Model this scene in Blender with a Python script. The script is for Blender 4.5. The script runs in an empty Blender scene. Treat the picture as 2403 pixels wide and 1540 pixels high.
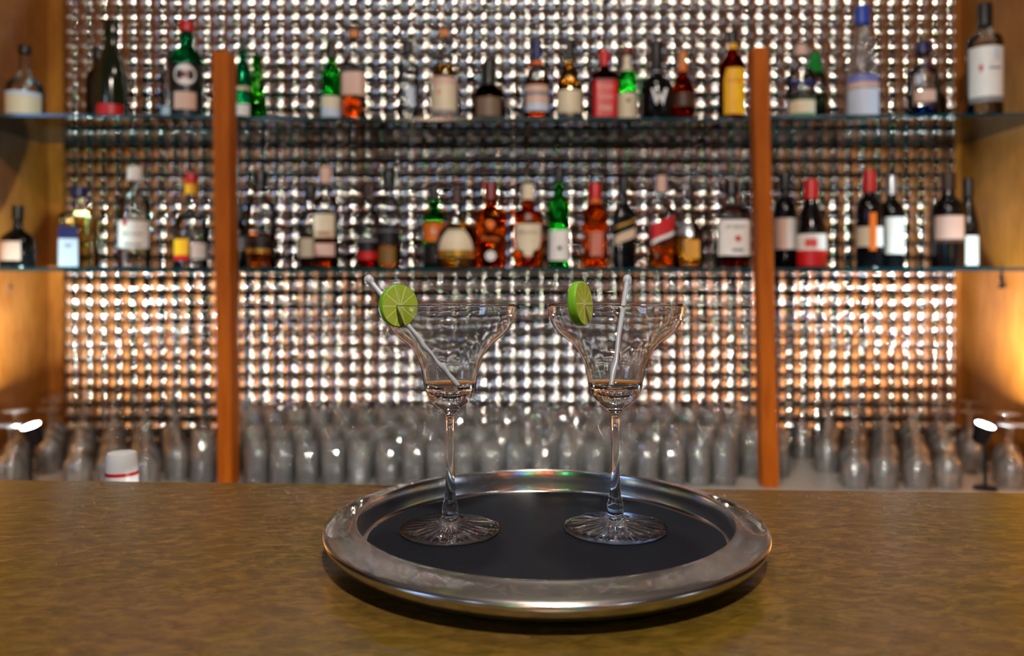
import bpy, bmesh, math, random
from mathutils import Vector, Matrix
random.seed(7)
PI = math.pi
sc = bpy.context.scene
COL = sc.collection

# ------------------------------------------------------------------ camera
F = 1850.0; CX = 1201.5; YH = 680.0; EYE = 0.207
cam_d = bpy.data.cameras.new('camera'); cam = bpy.data.objects.new('camera', cam_d); COL.objects.link(cam)
cam.location = (0, 0, EYE); cam.rotation_euler = (PI/2, 0, 0)
cam_d.sensor_width = 36.0; cam_d.lens = F/2403*36.0
cam_d.shift_y = -(770-YH)/2403
cam_d.clip_start = 0.02; cam_d.clip_end = 50
cam_d.dof.use_dof = True; cam_d.dof.focus_distance = 0.625; cam_d.dof.aperture_fstop = 4.5
sc.camera = cam
def P(px, py, D): return Vector(((px-CX)/F*D, D, EYE-(py-YH)/F*D))

# ------------------------------------------------------------------ world, view, light
w = bpy.data.worlds.new('world'); sc.world = w; w.use_nodes = True
w.node_tree.nodes['Background'].inputs[0].default_value = (0.30, 0.22, 0.16, 1)
w.node_tree.nodes['Background'].inputs[1].default_value = 0.05
sc.view_settings.view_transform = 'Standard'; sc.view_settings.look = 'None'
sc.view_settings.exposure = 0.18; sc.view_settings.gamma = 1.0; sc.view_settings.use_curve_mapping = False
cy = sc.cycles
cy.max_bounces = 14; cy.diffuse_bounces = 2; cy.glossy_bounces = 5; cy.transmission_bounces = 12
cy.transparent_max_bounces = 24; cy.caustics_reflective = False; cy.caustics_refractive = False
cy.sample_clamp_indirect = 150.0; cy.use_denoising = True

def area(name, loc, target, size, power, color, size_y=None):
    d = bpy.data.lights.new(name, 'AREA'); d.energy = power; d.color = color
    if size_y: d.shape = 'RECTANGLE'; d.size = size; d.size_y = size_y
    else: d.shape = 'DISK'; d.size = size
    o = bpy.data.objects.new(name, d); COL.objects.link(o); o.location = loc
    o.rotation_euler = (Vector(target)-Vector(loc)).to_track_quat('-Z', 'Y').to_euler()
    return o
# assumed, unseen ceiling downlights: one over the service side of the bar, the others behind the viewer
area('assumed_bar_downlight', (0.10, 1.15, 2.05), (0.05, 1.1, 0.0), 0.14, 10, (1.0, 0.86, 0.70))
for x, y, pw, c in ((0.15, -0.7, 44, (1.0, 0.88, 0.76)), (-2.2, -2.4, 4, (0.62, 0.76, 1.0)), (2.2, -2.4, 4, (0.86, 0.90, 1.0)), (-0.8, -3.6, 6, (1.0, 0.70, 0.46))):
    area('assumed_ceiling_spot', (x, y, 2.04), (x*0.6, 1.8, 0.0), 0.15, pw, c)
# added, unseen fill light under the bar counter, to brighten the glassware
for x, pw in ((.05, 15),):
    area('added_glassware_fill', (x, .70, -.06), (x, 2.6, -.26), .07, pw, (1.0, 0.94, 0.86))
# assumed, unseen blue light on the left, no window built; unseen added panels each side whiten the mirror
area('assumed_blue_light', (-3.35, -1.2, 1.25), (0.5, 1.8, 0.9), 0.9, 13, (0.36, 0.55, 1.0), 0.9)
area('added_side_fill', (3.4, -.9, -.10), (0.0, 1.6, 0.0), 0.7, 6, (0.78, 0.86, 1.0), 1.3)
area('added_side_fill', (-3.4, -.9, -.25), (0.0, 1.6, 0.0), 0.6, 5, (0.86, 1.0, 0.92), 1.1)
# assumed small coloured lamps, out of view along the far wall of the room
for x, z, c in ((-.9, 1.0, (.1, 1, .35)), (-.25, .95, (1, .16, .08)), (.1, 1.0, (1, .35, .1)), (.5, .95, (.2, 1, .3)), (.85, 1.0, (.15, .3, 1)), (1.5, .9, (1, .3, .12))):
    area('assumed_coloured_lamp', (x*1.6, -4.3, z), (x, 2, 0.2), 0.12, 2.2, c)

# ------------------------------------------------------------------ materials
def srgb(r, g, b):
    f = lambda c: (c/255/12.92) if c/255 <= 0.04045 else ((c/255+0.055)/1.055)**2.4
    return (f(r), f(g), f(b), 1)
_m = {}
def nt(name):
    m = bpy.data.materials.new(name); m.use_nodes = True
    t = m.node_tree; t.nodes.clear(); out = t.nodes.new('ShaderNodeOutputMaterial')
    return m, t, out
def pbr(name, col, rough=0.5, metal=0.0, noise=None, bump=0.0, bscale=200, coat=0.0, spec=0.5, var=0.06, vscale=60, emit=None, estr=0):
    if name in _m: return _m[name]
    m, t, out = nt(name)
    p = t.nodes.new('ShaderNodeBsdfPrincipled'); t.links.new(p.outputs[0], out.inputs[0])
    p.inputs['Roughness'].default_value = rough; p.inputs['Metallic'].default_value = metal
    p.inputs['Coat Weight'].default_value = coat; p.inputs['Specular IOR Level'].default_value = spec
    tc = t.nodes.new('ShaderNodeTexCoord')
    n = t.nodes.new('ShaderNodeTexNoise'); n.inputs['Scale'].default_value = vscale; n.inputs['Detail'].default_value = 3
    t.links.new(tc.outputs['Object'], n.inputs['Vector'])
    mx = t.nodes.new('ShaderNodeMix'); mx.data_type = 'RGBA'
    t.links.new(n.outputs['Fac'], mx.inputs[0])
    mx.inputs[6].default_value = tuple(c*(1-var) for c in col[:3])+(1,)
    mx.inputs[7].default_value = tuple(min(1, c*(1+var)) for c in col[:3])+(1,)
    t.links.new(mx.outputs[2], p.inputs['Base Color'])
    if emit: p.inputs['Emission Color'].default_value = emit; p.inputs['Emission Strength'].default_value = estr
    if bump:
        b = t.nodes.new('ShaderNodeBump'); b.inputs['Strength'].default_value = bump; b.inputs['Distance'].default_value = 0.002
        n2 = t.nodes.new('ShaderNodeTexNoise'); n2.inputs['Scale'].default_value = bscale; n2.inputs['Detail'].default_value = 4
        t.links.new(tc.outputs['Object'], n2.inputs['Vector']); t.links.new(n2.outputs['Fac'], b.inputs['Height'])
        t.links.new(b.outputs[0], p.inputs['Normal'])
    _m[name] = m; return m
def flat(r, g, b, rough=0.5, spec=0.5):
    return pbr('paint_%d_%d_%d_%d' % (r, g, b, int(rough*100)), srgb(r, g, b), rough, spec=spec)
def solid_glass(name, col, ior=1.45, rough=0.0):
    if name in _m: return _m[name]
    m, t, out = nt(name); g = t.nodes.new('ShaderNodeBsdfGlass')
    g.inputs['Color'].default_value = col; g.inputs['IOR'].default_value = ior; g.inputs['Roughness'].default_value = rough
    t.links.new(g.outputs[0], out.inputs[0]); _m[name] = m; return m
def thin_glass(name, col, rough=0.03, ior=1.5, gl=(1, 1, 1, 1)):
    if name in _m: return _m[name]
    m, t, out = nt(name)
    tr = t.nodes.new('ShaderNodeBsdfTransparent'); tr.inputs[0].default_value = col
    g = t.nodes.new('ShaderNodeBsdfGlossy'); g.inputs['Roughness'].default_value = rough; g.inputs['Color'].default_value = gl
    fr = t.nodes.new('ShaderNodeFresnel'); fr.inputs[0].default_value = ior
    mx = t.nodes.new('ShaderNodeMixShader')
    t.links.new(fr.outputs[0], mx.inputs[0]); t.links.new(tr.outputs[0], mx.inputs[1]); t.links.new(g.outputs[0], mx.inputs[2])
    t.links.new(mx.outputs[0], out.inputs[0]); _m[name] = m; return m
def wood(name, c1, c2, rough=0.45, scale=(6, 6, 1.2), blotch=0.5, bump=0.1):
    if name in _m: return _m[name]
    m, t, out = nt(name)
    p = t.nodes.new('ShaderNodeBsdfPrincipled'); t.links.new(p.outputs[0], out.inputs[0]); p.inputs['Roughness'].default_value = rough
    tc = t.nodes.new('ShaderNodeTexCoord'); mp = t.nodes.new('ShaderNodeMapping'); mp.inputs['Scale'].default_value = scale
    t.links.new(tc.outputs['Object'], mp.inputs[0])
    n1 = t.nodes.new('ShaderNodeTexNoise'); n1.inputs['Scale'].default_value = 8; n1.inputs['Detail'].default_value = 7; n1.inputs['Distortion'].default_value = 0.6
    n2 = t.nodes.new('ShaderNodeTexNoise'); n2.inputs['Scale'].default_value = 5; n2.inputs['Detail'].default_value = 3
    t.links.new(mp.outputs[0], n1.inputs['Vector']); t.links.new(tc.outputs['Object'], n2.inputs['Vector'])
    a = t.nodes.new('ShaderNodeMath'); a.operation = 'MULTIPLY_ADD'; a.inputs[1].default_value = blotch
    t.links.new(n2.outputs['Fac'], a.inputs[0])
    s = t.nodes.new('ShaderNodeMath'); s.operation = 'MULTIPLY'; s.inputs[1].default_value = 1-blotch
    t.links.new(n1.outputs['Fac'], s.inputs[0]); t.links.new(s.outputs[0], a.inputs[2])
    r = t.nodes.new('ShaderNodeValToRGB'); r.color_ramp.elements[0].position = 0.33; r.color_ramp.elements[1].position = 0.66
    r.color_ramp.elements[0].color = c1; r.color_ramp.elements[1].color = c2
    t.links.new(a.outputs[0], r.inputs[0]); t.links.new(r.outputs[0], p.inputs['Base Color'])
    b = t.nodes.new('ShaderNodeBump'); b.inputs['Strength'].default_value = bump; b.inputs['Distance'].default_value = 0.001
    t.links.new(n1.outputs['Fac'], b.inputs['Height']); t.links.new(b.outputs[0], p.inputs['Normal'])
    _m[name] = m; return m

PLY = wood('birch_plywood', srgb(140, 76, 14), srgb(182, 110, 38), 0.42)
POSTW = wood('orange_stained_pine', srgb(152, 68, 0), srgb(184, 96, 8), 0.6, (14, 14, 0.8), 0.25)
POSTW.node_tree.nodes['Principled BSDF'].inputs['Specular IOR Level'].default_value = .2
MIRROR = pbr('dimpled_mirror_metal', (0.70, 0.65, 0.61, 1), 0.025, 1.0, var=0.02)
STEEL = pbr('tray_steel', (0.70, 0.69, 0.68, 1), 0.2, 1.0, bump=0.04, bscale=90, var=0.08, vscale=25)
RUBBER = pbr('black_rubber_mat', srgb(14, 19, 30), 0.6, 0.0, spec=.2, bump=0.25, bscale=900, var=0.3, vscale=40)
CRYSTAL = solid_glass('clear_crystal', (0.985, 0.99, 0.99, 1), 1.5)
BARGLASS = thin_glass('bar_glass', (0.97, 0.98, 0.975, 1), .04, 1.7)
def whiten_glass(m, fac):  # white scatter mixed in, standing for light caught in the glassware
    t = m.node_tree; out = t.nodes['Material Output']; g = out.inputs[0].links[0].from_node
    d = t.nodes.new('ShaderNodeBsdfTranslucent'); d.inputs[0].default_value = (.9, .9, .9, 1)
    d2 = t.nodes.new('ShaderNodeBsdfDiffuse'); d2.inputs[0].default_value = (.9, .9, .9, 1)
    a = t.nodes.new('ShaderNodeMixShader'); a.inputs[0].default_value = .5
    t.links.new(d.outputs[0], a.inputs[1]); t.links.new(d2.outputs[0], a.inputs[2])
    b = t.nodes.new('ShaderNodeMixShader'); b.inputs[0].default_value = fac
    t.links.new(g.outputs[0], b.inputs[1]); t.links.new(a.outputs[0], b.inputs[2]); t.links.new(b.outputs[0], out.inputs[0])
whiten_glass(BARGLASS, .10)
CLEAR = thin_glass('clear_bottle_glass', (0.93, 0.95, 0.95, 1), 0.04, 1.5)
SHELFG = thin_glass('shelf_glass', (0.80, 0.90, 0.87, 1), 0.02, 1.5)
EDGEG = pbr('green_glass_edge', srgb(8, 52, 58), 0.15, 0.0, spec=0.8)
BLACKM = pbr('black_metal', srgb(28, 30, 36), 0.35, 0.6)

# ------------------------------------------------------------------ mesh helpers
def link_mesh(name, verts, faces, mat, parent=None, smooth=True, mats=None, midx=None, loc=None):
    me = bpy.data.meshes.new(name); me.from_pydata(verts, [], faces)
    for m in (mats or [mat]): me.materials.append(m)
    if midx: me.polygons.foreach_set('material_index', midx)
    if smooth: me.polygons.foreach_set('use_smooth', [True]*len(me.polygons))
    me.update()
    o = bpy.data.objects.new(name, me); COL.objects.link(o)
    if parent: o.parent = parent
    if loc is not None: o.location = loc
    return o
def fix_normals(o):
    bm = bmesh.new(); bm.from_mesh(o.data); bmesh.ops.recalc_face_normals(bm, faces=bm.faces); bm.to_mesh(o.data); bm.free(); return o
def sharp(o, ang=40):
    o.data.set_sharp_from_angle(angle=math.radians(ang)); return o
def empty(name, loc, rz=0.0):
    o = bpy.data.objects.new(name, None); COL.objects.link(o); o.location = loc; o.rotation_euler = (0, 0, rz)
    o.empty_display_size = 0.05; return o
def tag(o, label=None, cat=None, group=None, kind=None):
    if label: o['label'] = label
    if cat: o['category'] = cat
    if group: o['group'] = group
    if kind: o['kind'] = kind
    return o
def box(name, x0, x1, y0, y1, z0, z1, mat, parent=None, bev=0.0, mats=None, face_m=None):
    """face order: bottom, top, front(-y), back(+y), left, right"""
    v = [(x0,y0,z0),(x1,y0,z0),(x1,y1,z0),(x0,y1,z0),(x0,y0,z1),(x1,y0,z1),(x1,y1,z1),(x0,y1,z1)]
    f = [(3,2,1,0),(4,5,6,7),(0,1,5,4),(2,3,7,6),(3,0,4,7),(1,2,6,5)]
    o = link_mesh(name, v, f, mat, parent, False, mats, face_m)
    if bev:
        md = o.modifiers.new('bevel', 'BEVEL'); md.width = bev; md.segments = 2; md.limit_method = 'ANGLE'
    return o
def se(th, n, a, b):
    c, s = math.cos(th), math.sin(th)
    return (a*math.copysign(abs(c)**(2/n), c), b*math.copysign(abs(s)**(2/n), s))
def lathe(name, prof, mat, parent=None, seg=40, n=2.0, asp=1.0, loc=None, z0=0.0, closed=True, rfun=None, tilt=None):
    """prof list of (r,z) bottom to top; r=0 makes a pole"""
    v = []; f = []; rings = []
    for (r, z) in prof:
        if r <= 1e-6: rings.append([len(v)]); v.append((0, 0, z+z0)); continue
        idx = []
        for k in range(seg):
            th = 2*PI*k/seg; rr = r if rfun is None else rfun(r, z, th)
            x, y = se(th, n, rr, rr*asp); idx.append(len(v)); v.append((x, y, z+z0))
        rings.append(idx)
    for a, b in zip(rings[:-1], rings[1:]):
        if len(a) == 1 and len(b) == 1: continue
        for k in range(seg):
            k2 = (k+1) % seg
            if len(a) == 1: f.append((a[0], b[k2], b[k]))
            elif len(b) == 1: f.append((a[k], a[k2], b[0]))
            else: f.append((a[k], a[k2], b[k2], b[k]))
    o = link_mesh(name, v, f, mat, parent, True, loc=loc)
    sharp(o, 50)
    return o
def interp(prof, z):
    for (r0, z0), (r1, z1) in zip(prof[:-1], prof[1:]):
        if z0 <= z <= z1: return r0+(r1-r0)*((z-z0)/max(z1-z0, 1e-9))
    return prof[-1][0]

# ------------------------------------------------------------------ room shell
WALLP = pbr('brown_plaster', srgb(62, 48, 42), 0.8, vscale=3)
CEILP = pbr('ceiling_paint', srgb(98, 80, 68), 0.85, vscale=3)
FLOORP = wood('dark_floor_boards', srgb(48, 30, 20), srgb(78, 52, 34), 0.4, (2, 10, 1), 0.3)
def struct(o): o['kind'] = 'structure'; return o
struct(box('floor', -3.5, 3.5, -4.5, 2.9, -1.15, -1.10, FLOORP))
struct(box('ceiling', -3.5, 3.5, -4.5, 2.9, 2.10, 2.15, CEILP))
struct(box('wall_left', -3.55, -3.5, -4.5, 2.9, -1.10, 2.10, WALLP))
struct(box('wall_right', 3.5, 3.55, -4.5, 2.9, -1.10, 2.10, WALLP))
struct(box('wall_front', -3.5, 3.5, -4.55, -4.5, -1.10, 2.10, WALLP))
struct(box('wall_back', -3.5, 3.5, 2.84, 2.9, -1.10, 2.10, WALLP))

# ------------------------------------------------------------------ back bar cabinet
BY = 2.75; XL = -1.629; XR = 1.577; WT = -0.36
cab = tag(empty('back_bar_cabinet', (0, 2.8, -1.10)), 'orange plywood cabinet framing the dimpled mirror behind the bottles', 'cabinet')
def cbox(name, *a, **k):
    o = box(name, *a, parent=cab, **k); o.matrix_parent_inverse = Matrix.Translation((0, -2.8, 1.10)); return o
cbox('back_panel', XL-.03, XR+.03, BY+.02, BY+.05, -1.10, 2.05, PLY)
cbox('side_panel', XL-.03, XL, 1.98, BY+.02, -1.10, 2.05, PLY)
cbox('side_panel', XR, XR+.03, 1.98, BY+.02, -1.10, 2.05, PLY)
cbox('base_panel', XL, XR, 2.02, 2.05, -1.10, WT-.03, PLY)
tag(box('back_worktop', XL, XR, 2.0, BY+.018, WT-.03, WT, pbr('white_stone_worktop', (.50, .47, .43, 1), .25, vscale=20), bev=.002),
    'white worktop under the glassware behind the bar', 'worktop')

# dimpled mirror
def dimple_panel():
    # square grid of spherical domes, one cell every 51 mm; mesh lines run along the creases
    p = 0.0513; RS = 0.050; sub = 14; d = p/sub
    x0 = -1.563; nx = int(3.10/d); z0 = WT+0.002; nz = int(2.385/d)
    v = []; f = []
    h = [[RS-math.sqrt(RS*RS-((a/sub-.5)*p)**2-((b/sub-.5)*p)**2) for a in range(sub)] for b in range(sub)]
    for j in range(nz+1):
        row = h[j % sub]
        for i in range(nx+1):
            v.append((x0+i*d, BY-.016+row[i % sub], z0+j*d))
    for j in range(nz):
        for i in range(nx):
            q = j*(nx+1)+i; f.append((q, q+1, q+nx+2, q+nx+1))
    o = link_mesh('dimpled_mirror_panel', v, f, MIRROR)
    return tag(o, 'silver mirror sheet of round dimples covering the wall behind the shelves', 'mirror')
dimple_panel()

# glass shelves
TS = 0.7185; BS = 0.267; TH = 0.005
def shelf(pxa, da, pxb, db, z, label, rx0=None, rx1=None):
    xa = (pxa-CX)/F*da; xb = (pxb-CX)/F*db
    if rx0 is not None: xa = rx0
    if rx1 is not None: xb = rx1
    b = BY-.012
    v = [(xa,da,z-TH),(xb,db,z-TH),(xb,b,z-TH),(xa,b,z-TH),(xa,da,z+TH),(xb,db,z+TH),(xb,b,z+TH),(xa,b,z+TH)]
    f = [(3,2,1,0),(4,5,6,7),(0,1,5,4),(2,3,7,6),(3,0,4,7),(1,2,6,5)]
    o = link_mesh('glass_shelf', v, f, None, None, False, [SHELFG, EDGEG], [0, 0, 1, 1, 1, 1])
    return tag(o, label, 'shelf')
for z, nm, dm in ((TS, 'upper', 2.36), (BS, 'lower', 2.36)):
    shelf(0, 2.30, 520, 2.335, z, '%s glass shelf left of the left wooden post' % nm, rx0=XL+.001)
    shelf(528, dm, 1790, dm+.005, z, '%s glass shelf between the two wooden posts' % nm)
    shelf(1800, 2.335, 2403, 2.30, z, '%s glass shelf right of the right wooden post' % nm, rx1=XR-.001)

# posts
def post(name, t0, t1, b0, b1, ytop, D, dep, label):
    zt = EYE-(ytop-YH)/F*D; zb = WT
    yb = YH+(EYE-zb)*F/D; s = (1140-ytop)
    def X(px0, px1, py): return (px0+(px1-px0)*(py-ytop)/s-CX)/F*D
    v = []
    for (py, z) in ((yb, zb), (ytop, zt)):
        xl, xr = X(t0, b0, py), X(t1, b1, py)
        v += [(xl, D, z), (xr, D, z), (xr, D+dep, z), (xl, D+dep, z)]
    f = [(3,2,1,0),(4,5,6,7),(0,1,5,4),(2,3,7,6),(3,0,4,7),(1,2,6,5)]
    o = link_mesh(name, v, f, POSTW, None, False)
    md = o.modifiers.new('bevel', 'BEVEL'); md.width = .002; md.segments = 2
    return tag(o, label, 'post')
post('wooden_post', 499, 535, 510, 543, 118, 2.255, .068, 'upright orange wooden post on the left, in front of the glass shelves')
post('wooden_post', 1768, 1803, 1791, 1829, 110, 2.255, .05, 'upright orange wooden post on the right, in front of the glass shelves')

# ------------------------------------------------------------------ bottles
TYPES = {
 'bordeaux': [(0,.9),(.012,1),(.60,1),(.66,.93),(.705,.70),(.74,.46),(.78,.38),(1,.36)],
 'slope': [(0,.9),(.012,1),(.36,1),(.48,.93),(.60,.72),(.70,.50),(.80,.39),(1,.36)],
 'whisky': [(0,.92),(.015,1),(.56,1),(.63,.92),(.68,.66),(.72,.43),(.76,.36),(1,.34)],
 'vodka': [(0,.92),(.015,1),(.66,1),(.71,.90),(.74,.55),(.77,.36),(1,.33)],
 'square': [(0,.94),(.012,1),(.62,1),(.665,.92),(.69,.6),(.72,.36),(1,.33)],
 'squat': [(0,.88),(.03,1),(.40,1),(.50,.9),(.56,.62),(.61,.34),(.66,.28),(1,.26)],
 'flask': [(0,.6),(.03,.8),(.15,1),(.32,1),(.46,.80),(.56,.42),(.64,.24),(1,.22)],
 'bell': [(0,.92),(.03,1),(.34,1),(.46,.88),(.54,.60),(.60,.36),(.68,.24),(1,.2)],
 'bulb': [(0,.86),(.03,1),(.40,.98),(.52,.88),(.62,.60),(.70,.38),(.78,.30),(1,.28)],
 'cone': [(0,.92),(.02,1),(.28,1),(.42,.92),(.56,.72),(.70,.50),(.80,.36),(1,.33)],
}
def text_mesh(s):
    c = bpy.data.curves.new('t', 'FONT'); c.body = s; c.align_x = 'CENTER'; c.align_y = 'CENTER'; c.resolution_u = 3
    o = bpy.data.objects.new('t', c); COL.objects.link(o)
    dg = bpy.context.evaluated_depsgraph_get(); dg.update()
    me = o.evaluated_get(dg).to_mesh()
    v = [tuple(q.co) for q in me.vertices]; f = [tuple(p.vertices) for p in me.polygons]
    bpy.data.objects.remove(o); bpy.data.curves.remove(c)
    w = max(q[0] for q in v)-min(q[0] for q in v); h = max(q[1] for q in v)-min(q[1] for q in v)
    return [(q[0]/w, q[1]/w) for q in v], f
def on_body(prof, n, asp, u, z, off):
    """u = horizontal distance along the front of the bottle as an angle; front is -y"""
    r = interp(prof, z)
    if n > 2: u = math.copysign(math.asin(min(1.0, abs(math.sin(u))**(n/2))), u)
    x, y = se(-PI/2+u, n, r*off, r*asp*off); return (x, y, z)
def patch(name, prof, n, asp, z0, z1, ua, ub, off, bands, parent, shear=0.0, nu=18, shape=None):
    """bands list (z fraction 0..1 bottom to top, material)"""
    if n > 2: ua, ub = max(-1.42, ua*1.25), min(1.42, ub*1.25)
    zs = [z0+(z1-z0)*b[0] for b in bands]+[z1]; v = []; f = []; mi = []; mats = []
    nz = 4
    rows = []
    for bi, b in enumerate(bands):
        mats.append(b[1])
        for q in range(nz): rows.append((zs[bi]+(zs[bi+1]-zs[bi])*q/nz, bi))
    rows.append((z1, len(bands)-1))
    for (z, bi) in rows:
        t = (z-z0)/(z1-z0); s = 1.0 if shape is None else shape(t)
        for i in range(nu+1):
            u = (ua+ub)/2+(ub-ua)*(i/nu-.5)*s
            v.append(on_body(prof, n, asp, u, z+shear*(u-(ua+ub)/2), off))
    for j in range(len(rows)-1):
        for i in range(nu):
            a = j*(nu+1)+i; f.append((a, a+1, a+nu+2, a+nu+1)); mi.append(rows[j][1])
    return link_mesh(name, v, f, None, parent, True, mats, mi)
def mark(name, kind, prof, n, asp, u, z, w, h, mat, parent, off=1.035, text=None, R=0.03):
    if kind == 'disc':
        pts = [(0, 0)]+[(math.cos(a*PI/12)/2, math.sin(a*PI/12)/2) for a in range(24)]
        fs = [(0, 1+i, 1+(i+1) % 24) for i in range(24)]
    elif kind == 'text': pts, fs = text_mesh(text)
    elif kind == 'tri': pts = [(-.5, .5), (.5, .5), (0, -.5), (0, .5)]; fs = [(0, 2, 3), (3, 2, 1)]
    elif kind == 'vee': pts = [(-.5,.5),(-.3,.5),(-.15,-.1),(0,.3),(.15,-.1),(.3,.5),(.5,.5),(.2,-.5),(0,0),(-.2,-.5)]; fs = [(0,9,2,1),(9,8,3,2),(8,7,4,3),(7,6,5,4)]
    else:
        pts = [(i/6-.5, j-.5) for j in range(2) for i in range(7)]; fs = [(i, i+1, i+8, i+7) for i in range(6)]
    hh = h if kind not in ('text', 'disc') else w
    v = [on_body(prof, n, asp, u+p[0]*w/R, z+p[1]*hh, off) for p in pts]
    return link_mesh(name, v, fs, mat, parent, False)
def bottle(name, cat, label, px, D, z, H, wid, typ, body, cap, cap0, liquid=None, fill=.6, n=2.0, asp=1.0, labels=(), marks=(), capw=1.22, rot=0.0, rest=None, group=None, ring=None):
    x = (px-CX)/F*D; R = wid/2
    rot = -math.atan2(x, D)*.7 if abs(x) > .8 else 0.0
    root = tag(empty(name, (x, D, z), rot), label, cat, group)
    prof = [(r*R, t*H) for t, r in TYPES[typ]]
    full = [(0, 0)]+[p for p in prof if p[1] < H*.985]+[(interp(prof, H*.985), H*.985), (0, H*.985)]
    nn = n
    lathe('glass_body', full, body, root, 36, nn, asp)
    if liquid:
        zt = H*fill; lp = [(0, .004)]+[(r*.93, max(t, .004)) for r, t in prof if t < zt]+[(interp(prof, zt)*.93, zt), (0, zt)]
        lathe('liquid', lp, liquid, root, 36, nn, asp)
    r1 = interp(prof, H*cap0)*capw+.0008; r2 = prof[-1][0]*capw+.0008
    lathe('cap', [(r1, H*cap0), (max(r2, r1*.8), H*(cap0+.02)), (r2, H*.985), (r2*.92, H), (0, H)], cap, root, 24)
    if ring: lathe('neck_ring', [(r1*1.04, H*(cap0-ring[0])), (r1*1.06, H*cap0), (r1*.9, H*(cap0+.004))], ring[1], root, 24)
    for L in labels:
        # L = (z0,z1,halfangle or (ua,ub), bands, opts)
        o = L[4] if len(L) > 4 else {}
        ua, ub = (-L[2], L[2]) if not isinstance(L[2], tuple) else L[2]
        bands = L[3] if isinstance(L[3], list) else [(0, L[3])]
        patch(o.get('name', 'paper_label'), prof, nn, asp, L[0]*H, L[1]*H, ua, ub, o.get('off', 1.012), bands, root, o.get('shear', 0), shape=o.get('shape'))
    for M in marks:
        k, u, zz, ww, hh, mt = M[:6]
        off = 1.05 if k == 'rect' else 1.035
        mark('printed_lettering' if k == 'text' else 'label_emblem', k, prof, nn, asp, u, zz*H, ww, hh, mt, root, text=M[6] if len(M) > 6 else None, R=R, off=off)
    return root
S = solid_glass
AMBER = S('amber_spirit', srgb(250, 160, 56)); DAMB = S('deep_amber_spirit', srgb(248, 138, 48)); GOLD = S('golden_spirit', srgb(254, 206, 104))
RED = S('red_spirit', srgb(200, 24, 20)); WATER = S('clear_spirit', (.97, .98, .98, 1), 1.36); YEL = S('pale_yellow_spirit', srgb(244, 236, 190))
GREEN = S('green_bottle_glass', srgb(80, 205, 100)); TEALG = S('teal_bottle_glass', srgb(60, 190, 140)); DGREEN = S('olive_bottle_glass', srgb(70, 92, 30))
LGREEN = S('light_green_bottle_glass', srgb(110, 200, 90)); BROWNG = S('brown_bottle_glass', srgb(170, 74, 30)); BLUEG = S('blue_spirit', srgb(30, 100, 220))
FROST = solid_glass('frosted_bottle_glass', (.93, .94, .97, 1), 1.3, .25)
DARKB = pbr('dark_wine_glass', srgb(7, 7, 9), 0.14, spec=.4); BLACKB = pbr('black_bottle_glass', srgb(10, 9, 10), 0.14, spec=.4)
DOLIVE = pbr('dark_olive_bottle', srgb(24, 32, 14), 0.10, spec=.6)
CRM = flat(222, 206, 178); WHT = flat(232, 228, 224); BLK = flat(18, 17, 18, .35); REDP = flat(196, 22, 24, .35); NVY = flat(24, 34, 88, .35)
YLW = flat(240, 176, 20); ORG = flat(232, 112, 20); BEI = flat(206, 178, 148); GRY = flat(128, 126, 128); PNK = flat(214, 176, 160)
CORK = flat(206, 128, 66); DRED = flat(110, 18, 20, .35); GLD = pbr('gold_foil', srgb(200, 150, 60), .3, .8); SIL = pbr('silver_foil', srgb(190, 196, 204), .3, .8)
BRN = flat(70, 44, 30); LBL = flat(196, 206, 226); GRNP = flat(20, 130, 50, .35); BLUEP = flat(40, 72, 180, .35)
ZT = TS+TH; ZB = BS+TH
def T(*a, **k): return bottle(a[0], 'bottle', a[1], a[2], a[3], ZT, *a[4:], **k)
def B(*a, **k): return bottle(a[0], 'bottle', a[1], a[2], a[3], ZB, *a[4:], **k)
# --- upper shelf, left wing
T('gin_bottle', 'clear bottle with pale label and black cap, far left end of the upper shelf', 58, 2.42, .232, .108, 'squat', CLEAR, BLK, .9, liquid=WATER, fill=.38, labels=[(.06, .36, 1.1, [(0, CRM), (.8, LBL)])])
T('sparkling_wine_bottle', 'tall dark green bottle with a red label at its foot, upper shelf left', 262, 2.43, .312, .098, 'slope', DOLIVE, DOLIVE, .86, labels=[(.03, .15, .8, REDP)])
T('wine_bottle', 'dark bottle standing behind the tall green bottle with the red foot label', 232, 2.58, .275, .08, 'bordeaux', BLACKB, BLK, .86)
T('vermouth_bottle', 'green bottle with a round white label and red cap, left of the left post', 438, 2.43, .308, .094, 'bordeaux', TEALG, REDP, .90,
  labels=[(.02, .56, 1.45, BLK), (.10, .27, .70, PNK, {'off': 1.03})],
  marks=[('disc', 0, .44, .064, 0, WHT), ('disc', 0, .44, .0, 0, REDP)][:1]+[('rect', 0, .44, .026, .018, DRED)])
T('gin_bottle', 'clear bottle with a black cap half hidden behind the round-labelled green bottle', 404, 2.60, .27, .07, 'vodka', CLEAR, BLK, .88, liquid=WATER, fill=.5, labels=[(.08, .3, 1.0, LBL)])
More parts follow.
